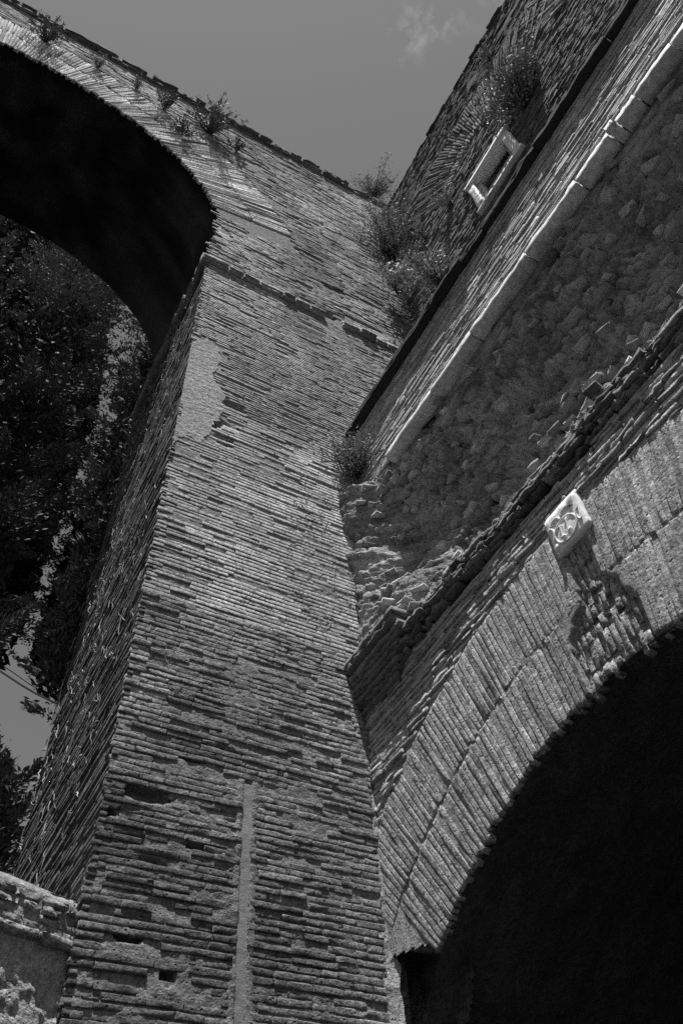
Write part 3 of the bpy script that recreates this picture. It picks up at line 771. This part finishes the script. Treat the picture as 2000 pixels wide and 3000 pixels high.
# ================================================================== marble plaque with relief
pq = thing('marble_relief_plaque', 'small white marble plaque carved with shield and ribbons above the arch', 'plaque', (XW, 2.44, 5.93))
V, F = rough_box(XW - .030, XW + .06, 2.25, 2.63, 5.935, 6.345, (1, 8, 8), .003)
slabo = mesh_obj('slab', V, F, 'marble', pq, tone=1.0)
cy, cz = 2.455, 6.09
def ring_tube(cy, cz, ry, rz, r, t0=0, t1=2 * math.pi, n=26, x=XW - .031, nm='shield_rim', tone=1.0):
    ts = np.linspace(t0, t1, n)
    Pp = np.stack([np.full(n, x), cy + ry * np.cos(ts), cz + rz * np.sin(ts)], -1)
    V, F = tube(Pp, r, 6); return mesh_obj(nm, V, F, 'marble', slabo, tone=tone, smooth=True)
ring_tube(cy, cz, .12, .11, .013)
ts = np.linspace(0, 2 * math.pi, 25)[:-1]                      # domed shield field
V = [(XW - .040, cy, cz)] + [(XW - .036, cy + .06 * math.cos(t), cz + .055 * math.sin(t)) for t in ts] + [(XW - .029, cy + .105 * math.cos(t), cz + .095 * math.sin(t)) for t in ts]
F = [(0, 1 + i, 1 + (i + 1) % 24) for i in range(24)] + [(1 + i, 25 + i, 25 + (i + 1) % 24, 1 + (i + 1) % 24) for i in range(24)]
mesh_obj('shield_field', V, F, 'marble', slabo, tone=1.0, smooth=True)
for (yy, zz, hh) in ((2.425, 6.095, .055), (2.495, 6.085, .055)):                   # two upright bars with knobs on the shield
    V, F = tube([(XW - .040, yy + .008, zz - hh), (XW - .043, yy, zz), (XW - .040, yy - .008, zz + hh)], [.013, .011, .013], 6)
    mesh_obj('charge', V, F, 'marble', slabo, smooth=True)
    for q in (-1, 1):
        V, F = rough_box(XW - .052, XW - .031, yy - .020, yy + .020, zz + q * hh - .010, zz + q * hh + .010, (2, 2, 2), .003)
        mesh_obj('charge_finial', V, F, 'marble', slabo, smooth=True)
ring_tube(2.53, 6.225, .05, .04, .014, .2, 3.3, 12, nm='scroll'); ring_tube(2.40, 6.235, .055, .04, .014, .0, 3.0, 12, nm='scroll')
ring_tube(2.60, 6.16, .03, .06, .012, 1.2, 4.6, 12, nm='ribbon'); ring_tube(2.295, 6.10, .03, .06, .012, -1.7, 1.8, 12, nm='ribbon')
V, F = tube([(XW - .028, 2.345, 6.245), (XW - .042, 2.325, 6.285), (XW - .031, 2.305, 6.33)], [.03, .024, .008], 6); mesh_obj('palmette', V, F, 'marble', slabo, smooth=True)
V, F = tube([(XW - .028, 2.585, 6.03), (XW - .042, 2.595, 5.99), (XW - .031, 2.60, 5.955)], [.02, .024, .006], 6); mesh_obj('tassel', V, F, 'marble', slabo, smooth=True)

# ================================================================== low wall at bottom left
ang = math.atan2(.36, .93)
du_ = np.array([-math.cos(ang), -math.sin(ang), 0]); nn = np.array([math.sin(ang), -math.cos(ang), 0]); O = np.array([1.24, 5.60, 0])
def f_lw(u, v, w): return O + u[..., None] * du_ + w[..., None] * nn + v[..., None] * np.array([0, 0, 1.])
def on_lw(px, py):
    d = ray(px, py); t = ((O - EYE) @ nn) / (d @ nn); p = EYE + d * t; return (p - O) @ du_, p[2]
ztop = on_lw(195, 2612)[1]; zled = on_lw(100, 2755)[1]
lw = thing('low_boundary_wall', 'low wall end of broken brick and render against the foot of the pier', 'low wall', tuple(O + du_ * 1.2))
V, F = extrude_poly([(-.05, 0), (3.0, 0), (3.0, ztop - .08), (-.05, ztop - .04)], lambda u, v, w: f_lw(u, v, w), -.55, -.06)
mesh_obj('masonry_core', V, F, 'mortar', lw, center=False)
P, F = grid(-.03, 3.0, 2.4, zled + .02, .015, .015, lambda u, v: -.012 + (.014 * fbm(u * 4, v * 4, 4) + .022 * fbm(u * 14, v * 14, 4, .7)) * (.25 + .75 * sstep(zled - .16, zled - .26, v)), f_lw)
mesh_obj('render_coat', P, F, 'plaster', lw, tone=.9, center=False)
P, F = grid(-.03, 3.0, zled - .0, ztop, .015, .015, lambda u, v: -.022 + .022 * fbm(u * 5, v * 7, 4) + .006 * fbm(u * 25, v * 25, 3) - .05 * sstep(ztop - .06, ztop, v), f_lw)
mesh_obj('mortar_bed', P, F, 'plaster', lw, tone=.75, center=False)
P, F = grid(-.03, 3.0, 0, 1, .03, .1, lambda u, v: 0 * u, lambda u, v, w: f_lw(u, ztop + .012 * fbm(u * 6, v * 4, 4) - .0 * v, -.07 - .5 * v + .02 * fbm(u * 6, 1 + v, 3)))
mesh_obj('rough_top', P, F, 'plaster', lw, tone=.8, center=False)
nr = 4; zh = (ztop - .07 - zled - .065) / nr
for k in range(nr):
    u = -.02 + rng.uniform(-.05, .02)
    while u < 2.9:
        L = rng.uniform(.10, .22); h = zh * rng.uniform(.62, .85)
        if rng.random() > .12 or k == 0:
            zc = zled + .065 + k * zh
            Bq = bricks(np.array([u]), np.array([u + L]), np.array([zc]), np.array([zc + h]), np.array([.002 + rng.normal(0, .005)]), 'hi', edge=.005, bev=.004, wj=.003, depth=.06, chip=.6)
            single_bricks('brick', Bq, 'hi', [rng.uniform(.55, .9)], f_lw, 'brick', lw)
        u += L + rng.uniform(.015, .04)
u = -.03
while u < 2.9:
    L = rng.uniform(.28, .42)
    Bq = bricks(np.array([u]), np.array([u + L]), np.array([zled + .0]), np.array([zled + .055]), np.array([.034 + rng.normal(0, .005)]), 'hi', edge=.004, bev=.01, wj=.003, depth=.08, chip=.5)
    single_bricks('ledge_tile', Bq, 'hi', [rng.uniform(.75, .95)], f_lw, 'brick', lw); u += L + .012

# ================================================================== plants
def leaves(C, size, asp=2.0, up=None, spread=1.0):
    """diamond leaves at centres C"""
    n = len(C); a = rng.normal(size=(n, 3)) * spread
    if up is not None: a = a + up
    a /= np.linalg.norm(a, axis=1)[:, None] + 1e-9
    b = np.cross(a, rng.normal(size=(n, 3))); b /= np.linalg.norm(b, axis=1)[:, None] + 1e-9
    s = (size * rng.uniform(.6, 1.4, n))[:, None]
    V = np.stack([C - a * s, C + b * s / asp, C + a * s, C - b * s / asp], 1).reshape(-1, 3)
    return V, np.arange(4 * n).reshape(n, 4)
def shrub(name, base, nrm, h, spread, nst, nlf, lsize, label, group, mat='leaf', asp=1.8, style='leafy', droop=0.0, tone=1.0):
    base = np.array(base, float); nrm = _unit(np.array(nrm, float))
    t = thing(name, label, 'plant', tuple(base), group)
    sa = Acc(); la = Acc()
    for s in range(nst):
        d = _unit(nrm * .8 + np.array([0, 0, .55]) + rng.normal(0, spread, 3))
        L = h * rng.uniform(.55, 1.1); n = 6
        P = [base + rng.normal(0, .02, 3)]
        for k in range(n):
            d = _unit(d + rng.normal(0, .16, 3) + np.array([0, 0, -droop if style == 'droop' else (.12 if style == 'spiky' else .02)]))
            P.append(P[-1] + d * L / n)
        P = np.array(P)
        V, F = tube(P, np.linspace(.011, .003, n + 1) * (h / .6) ** .5, 4); sa.add(V, F, 1)
        q = nlf // nst
        tt = rng.uniform(.22, 1.02, q) if style != 'spiky' else rng.uniform(.12, 1.0, q)
        i = np.clip((tt * n).astype(int), 0, n - 1); fr = tt * n - i
        c = P[i] * (1 - fr)[:, None] + P[i + 1] * fr[:, None]
        dirs = _unit(P[-1] - P[0])
        if style == 'spiky':
            c = c + rng.normal(0, .012, (q, 3)); V, F = leaves(c, np.full(q, lsize), asp, up=dirs * 1.2, spread=.5)
        elif style == 'twig':
            c = c + rng.normal(0, .03, (q, 3)); V, F = leaves(c, np.full(q, lsize), asp, up=dirs * 1.0, spread=.6)
        else:
            c = c + rng.normal(0, .07 * h, (q, 3)); V, F = leaves(c, np.full(q, lsize), asp)
        la.add(V, F, np.repeat(rng.uniform(.6, 1.5, q), 4) * tone)
    sa.build('stems', 'stem', t, center=False); la.build('foliage', mat, t, center=False)
    return t
def pierpt(px, py, off=.0): p = onY(px, py, D - off); return p
def uppt(px, py): return onX(px, py, XU - .02)
NP = (0, -1, 0); NU_ = (-1, 0, 0)
G1 = 'shrubs rooted along the top of the great arch'
shrub('arch_top_shrub', pierpt(135, 125), NP, .75, .45, 22, 900, .05, 'dark twiggy shrub on the arch top nearest the left edge of the photo', G1, style='twig', asp=5)
shrub('arch_top_shrub', pierpt(285, 200), NP, .40, .4, 12, 350, .035, 'small wispy tuft on the arch, second from the left', G1, mat='dryleaf', style='twig', asp=5)
shrub('arch_top_shrub', pierpt(400, 260), NP, .38, .4, 12, 320, .035, 'faint wispy tuft between the small tuft and the big arch shrub', G1, mat='dryleaf', style='twig', asp=5)
shrub('arch_top_shrub', pierpt(480, 320), NP, .55, .45, 16, 600, .045, 'bushy tuft just left of the biggest arch shrub', G1, style='twig', asp=4)
shrub('arch_top_shrub', pierpt(615, 390), NP, .95, .5, 30, 1400, .05, 'largest dark spreading shrub on the arch with bare upright twigs', G1, style='twig', asp=5)
shrub('arch_top_shrub', pierpt(535, 395), NP, .50, .4, 16, 500, .045, 'dark tuft hanging over the voussoirs under the largest arch shrub', G1, style='twig', asp=4)
shrub('arch_top_shrub', pierpt(690, 445), NP, .35, .4, 10, 260, .04, 'small leafy tuft right of the largest arch shrub', G1, asp=2.5)
for k, (px, py, lb) in enumerate(((115, 40, 'thin bare grass stalks on the skyline at the far left'), (640, 285, 'thin bare grass stalks on the skyline above the largest arch shrub'))):
    b = pierpt(px, py); b[2] = 25.1
    acc = Acc()
    for s in range(26):
        p0 = b + np.array([rng.normal(0, .6), rng.uniform(0, .3), 0]); L = rng.uniform(.3, 1.0)
        V, F = tube([p0, p0 + np.array([rng.normal(0, .06), -.05, L * .5]), p0 + np.array([rng.normal(0, .16), -.1 + rng.normal(0, .1), L])], [.008, .006, .003], 3); acc.add(V, F)
    tag(acc.build('grass_stalks', 'stem'), lb, 'grass', 'bare stalks on the skyline', kind='stuff')
G2 = 'plants in the corner between pier wall and upper wall'
shrub('corner_shrub', onY(1095, 575, D + .1), (0, -.4, .9), 1.25, .55, 34, 2600, .034, 'airy pale bush standing against the sky at the corner top', G2, mat='dryleaf', asp=2.5)
shrub('corner_shrub', onY(1185, 640, D - .3), (-.3, -.8, .3), 1.1, .30, 26, 2200, .035, 'upright silvery plant with finger shoots under the sky bush', G2, mat='dryleaf', style='spiky', asp=4, tone=1.4)
shrub('corner_shrub', onY(1150, 745, D - .1), (-.5, -1, .3), 1.5, .55, 52, 8000, .032, 'large dense bush hanging down the corner on the pier side', G2, mat='dryleaf', asp=2.2, tone=1.1)
shrub('corner_shrub', onY(1215, 710, D - .3), (-.8, -.5, .2), .9, .45, 20, 700, .038, 'round leaved sprig right of the dense corner bush', G2, asp=1.4, tone=1.7)
shrub('corner_shrub', uppt(1245, 700), (-1, -.2, .4), .65, .28, 18, 1300, .035, 'short silvery finger plant on the upper wall by the corner', G2, mat='dryleaf', style='spiky', asp=4, tone=1.4)
shrub('corner_shrub', onY(1200, 800, D - .3), (-.6, -.8, .1), .75, .35, 26, 1500, .04, 'fine grassy tuft below the dense corner bush', G2, mat='dryleaf', style='twig', asp=6)
shrub('corner_shrub', onY(1165, 860, D - .2), (-.5, -1, 0), .85, .45, 22, 900, .042, 'bright round leaved plant lowest on the pier side of the corner', G2, mat='dryleaf', asp=1.3, tone=1.7)
shrub('corner_shrub', uppt(1290, 830), (-1, -.2, .2), .95, .5, 24, 1100, .035, 'bright leaved plant on the upper wall just above the shelf', G2, mat='dryleaf', asp=1.5, tone=1.4)
G3 = 'plants rooted in the upper wall'
shrub('wall_bush', uppt(1540, 305), (-.5, .1, .7), 1.15, .6, 50, 6000, .034, 'big dense bush growing from the wall above the window', G3, asp=1.6, tone=1.5)
shrub('wall_bush', uppt(1560, 215), (-.6, -.1, .6), .75, .55, 26, 1800, .034, 'paler leafy bush above the big bush on the upper wall', G3, mat='dryleaf', asp=1.6, tone=1.2)
shrub('wall_fern', uppt(1435, 170), (-.7, .2, .6), .5, .25, 16, 900, .036, 'isolated fern tuft near the skyline of the upper wall', G3, mat='dryleaf', style='spiky', asp=4, tone=1.4)
shrub('wall_fern', uppt(1320, 600), (-.8, .1, .6), .6, .32, 18, 1000, .034, 'fern tuft left of the marble window', G3, mat='dryleaf', style='spiky', asp=4, tone=1.4)
bb = onY(1045, 1395, D - .02)
shrub('hanging_bush', bb, (-.7, -.8, .3), .7, .55, 50, 2800, .020, 'leafy bush where the brick band meets the pier', 'bush at the band end', mat='dryleaf', asp=1.5, tone=1.0)
# bare twigs over the window
acc = Acc()
for s in range(26):
    p = onX(1385 + rng.uniform(-5, 60), 560 + rng.uniform(-20, 70), XU - .10); Pq = [p]
    d = _unit(np.array([-.1, rng.normal(0, 1), rng.normal(0, 1)]))
    for k in range(4): d = _unit(d + rng.normal(0, .3, 3) * np.array([.2, 1, 1])); Pq.append(Pq[-1] + d * .12)
    V, F = tube(Pq, .004, 3); acc.add(V, F, .6)
tag(acc.build('bare_creeper', 'stem'), 'fine bare creeper twigs across the lower jamb of the marble window', 'creeper')

# dead ivy stems
def squiggle(u, v, L, fmap, th=None, n=5, w0=.012, r=.006):
    a = rng.uniform(0, 2 * math.pi) if th is None else th
    P = [(u, v, w0)]
    for k in range(n):
        a += rng.normal(0, .45); P.append((P[-1][0] + math.cos(a) * L / n, P[-1][1] + math.sin(a) * L / n, w0 + abs(rng.normal(0, .010))))
    P = np.array(P); return tube(fmap(P[:, 0], P[:, 1], P[:, 2]), np.linspace(r, r * .4, n + 1), 4)
acc = Acc()
for s in range(110):
    v = rng.uniform(6.0, 14.5); u = rng.uniform(1.5, 3.9)
    V, F = squiggle(u, v, rng.uniform(.06, .28), f_pier, r=rng.uniform(.002, .0045)); acc.add(V, F, rng.uniform(.5, 1.0))
for s in range(70):
    v = rng.uniform(7.5, 10.2); u = rng.uniform(2.8, 3.55)
    V, F = squiggle(u, v, rng.uniform(.08, .4), f_pier, r=rng.uniform(.002, .005)); acc.add(V, F, rng.uniform(.5, 1.0))
tag(acc.build('dead_ivy', 'dead', center=False), 'scattered bleached dead ivy stems clinging to the pier front', 'dead ivy', kind='stuff')
acc = Acc()
for s in range(900):
    v = rng.uniform(4.0, 15.2); u = rng.uniform(D + .1, BACK); 
    if fbm(u * 1.4, v * .8, 2) < -.12 - .05: continue
    V, F = squiggle(u, v, rng.uniform(.05, .3), f_left, th=rng.choice([math.pi / 2, -math.pi / 2]) + rng.normal(0, .5), w0=.03, r=rng.uniform(.003, .009)); acc.add(V, F, rng.uniform(.4, 1.1))
tag(acc.build('dead_ivy', 'dead', center=False), 'pale dead ivy strands down the shaded side of the pier', 'dead ivy', kind='stuff')
acc = Acc()
for s in range(60):
    v = rng.uniform(7.3, 9.9); u = rng.uniform(4.2, 5.4)
    x_ = float(x_core(np.array([u]), np.array([v]))[0])
    V, F = squiggle(u, v, rng.uniform(.15, .5), lambda a_, b_, c_: np.stack([x_core(a_, b_) - c_, a_, b_], -1), r=.004, n=8); acc.add(V, F, rng.uniform(.15, .8))
tag(acc.build('dry_roots', 'dead', center=False), 'thin dry roots over the rubble hollow beside the pier', 'roots', kind='stuff')

# ================================================================== cypresses behind the arch
def cypress(base, h, rad, nb, label, zmin=10.5, nl=150, lb_=(.9, 2.0), tin=.6, lin=.12, n_in=9000):
    base = np.array(base, float)
    t = thing('cypress_tree', label, 'tree', tuple(base), 'cypresses behind the great arch')
    V, F = tube([base, base + (0.05, 0, h * .4), base + (-.05, .05, h * .97)], [.34, .22, .02], 8); mesh_obj('trunk', V, F, 'bark', t, center=False)
    la = Acc()
    z = rng.uniform(zmin / h, .99, n_in); an = rng.uniform(0, 2 * math.pi, n_in)
    pr = np.minimum(1.0, (1 - z) * 3.2) ** .7
    r = rad * pr * .72 * np.sqrt(rng.uniform(0.02, 1, n_in))
    C = base + np.stack([r * np.cos(an), r * np.sin(an), z * h], -1)
    V, F = leaves(C, np.full(n_in, lin), 2.4); la.add(V, F, tin)      # dense inner foliage, crown shade painted in by a lower tone
    for s in range(nb):                                        # feathery boughs
        zz = rng.uniform(zmin / h, 1.0); prof = min(1.0, (1 - zz) * 3.2) ** .7
        a_ = rng.uniform(0, 2 * math.pi); d = np.array([math.cos(a_), math.sin(a_), 0])
        lump = 1 + .8 * vnoise(np.array([zz * h * .4]), np.array([a_ * 1.3 + base[0]]))[0]
        R_ = rad * prof * lump * rng.uniform(.8, 1.15); L = rng.uniform(*lb_)
        p0 = base + d * max(.1, R_ - L) + np.array([0, 0, zz * h - .3 * L])
        q = rng.uniform(0.1, 1, nl)
        ax = p0 + d * (q * L)[:, None] + np.array([0, 0, 1]) * (L * (.15 * q + .45 * q ** 2))[:, None]
        tang = np.cross(d, (0, 0, 1.))
        wid = .30 * L * (1.05 - q)
        off = rng.normal(0, 1, nl) * wid
        c = ax + off[:, None] * tang + np.array([0, 0, 1.]) * (-.25 * np.abs(off) + rng.normal(0, .06, nl))[:, None]
        up = _unit(d * .8 + np.array([0, 0, .6]))
        dirs = up + tang * (np.sign(off) * .8)[:, None]
        V, F = leaves(c, np.full(nl, .075), 3.0, up=dirs * 1.5, spread=.55); la.add(V, F, np.repeat(rng.uniform(.7, 1.5, nl), 4) * rng.uniform(.7, 1.2))
    la.build('crown', 'cypress', t, center=False)
for (x_, y_, h, rad, nsp, zm, nl, lbr, tin, lin, n_in, lb) in (
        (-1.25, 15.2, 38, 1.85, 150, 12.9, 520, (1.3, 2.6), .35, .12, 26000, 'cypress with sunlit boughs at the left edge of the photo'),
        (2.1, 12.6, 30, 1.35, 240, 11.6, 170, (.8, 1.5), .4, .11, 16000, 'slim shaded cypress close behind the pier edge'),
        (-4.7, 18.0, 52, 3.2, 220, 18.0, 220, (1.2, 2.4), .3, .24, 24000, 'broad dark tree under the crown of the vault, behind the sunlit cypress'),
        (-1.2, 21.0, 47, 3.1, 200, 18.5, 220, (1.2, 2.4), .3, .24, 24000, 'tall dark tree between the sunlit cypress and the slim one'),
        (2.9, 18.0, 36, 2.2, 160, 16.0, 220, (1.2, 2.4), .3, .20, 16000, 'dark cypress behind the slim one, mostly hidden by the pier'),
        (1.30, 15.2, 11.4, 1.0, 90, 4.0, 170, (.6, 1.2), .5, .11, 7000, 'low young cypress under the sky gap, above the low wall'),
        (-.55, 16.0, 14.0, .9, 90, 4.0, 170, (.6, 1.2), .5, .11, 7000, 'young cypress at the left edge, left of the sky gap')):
    cypress((x_, y_, 0), h, rad, nsp, lb, zm, nl, lbr, tin, lin, n_in)

# ================================================================== cables
for k, (a_, b_, r, lb) in enumerate((((30, 1985), (170, 2062), .016, 'thick bright cable crossing the gap between cypress and pier'), ((60, 1985), (170, 2048), .007, 'thin dark wire just above the thick cable'))):
    p = onY(*a_, 10.6); q = onY(*b_, 10.6); d = q - p
    Pp = [p - d * 4 + (0, 0, .25)] + [p + d * t_ + np.array([0, 0, -.03 * math.sin(math.pi * t_)]) for t_ in np.linspace(-1, 1.2, 8)] + [q + d * 3 + (0, 0, .2)]
    V, F = tube(Pp, r, 6); tag(mesh_obj('overhead_cable', V, F, 'metal' if k == 0 else 'near_black', smooth=True), lb, 'cable', 'overhead cables')
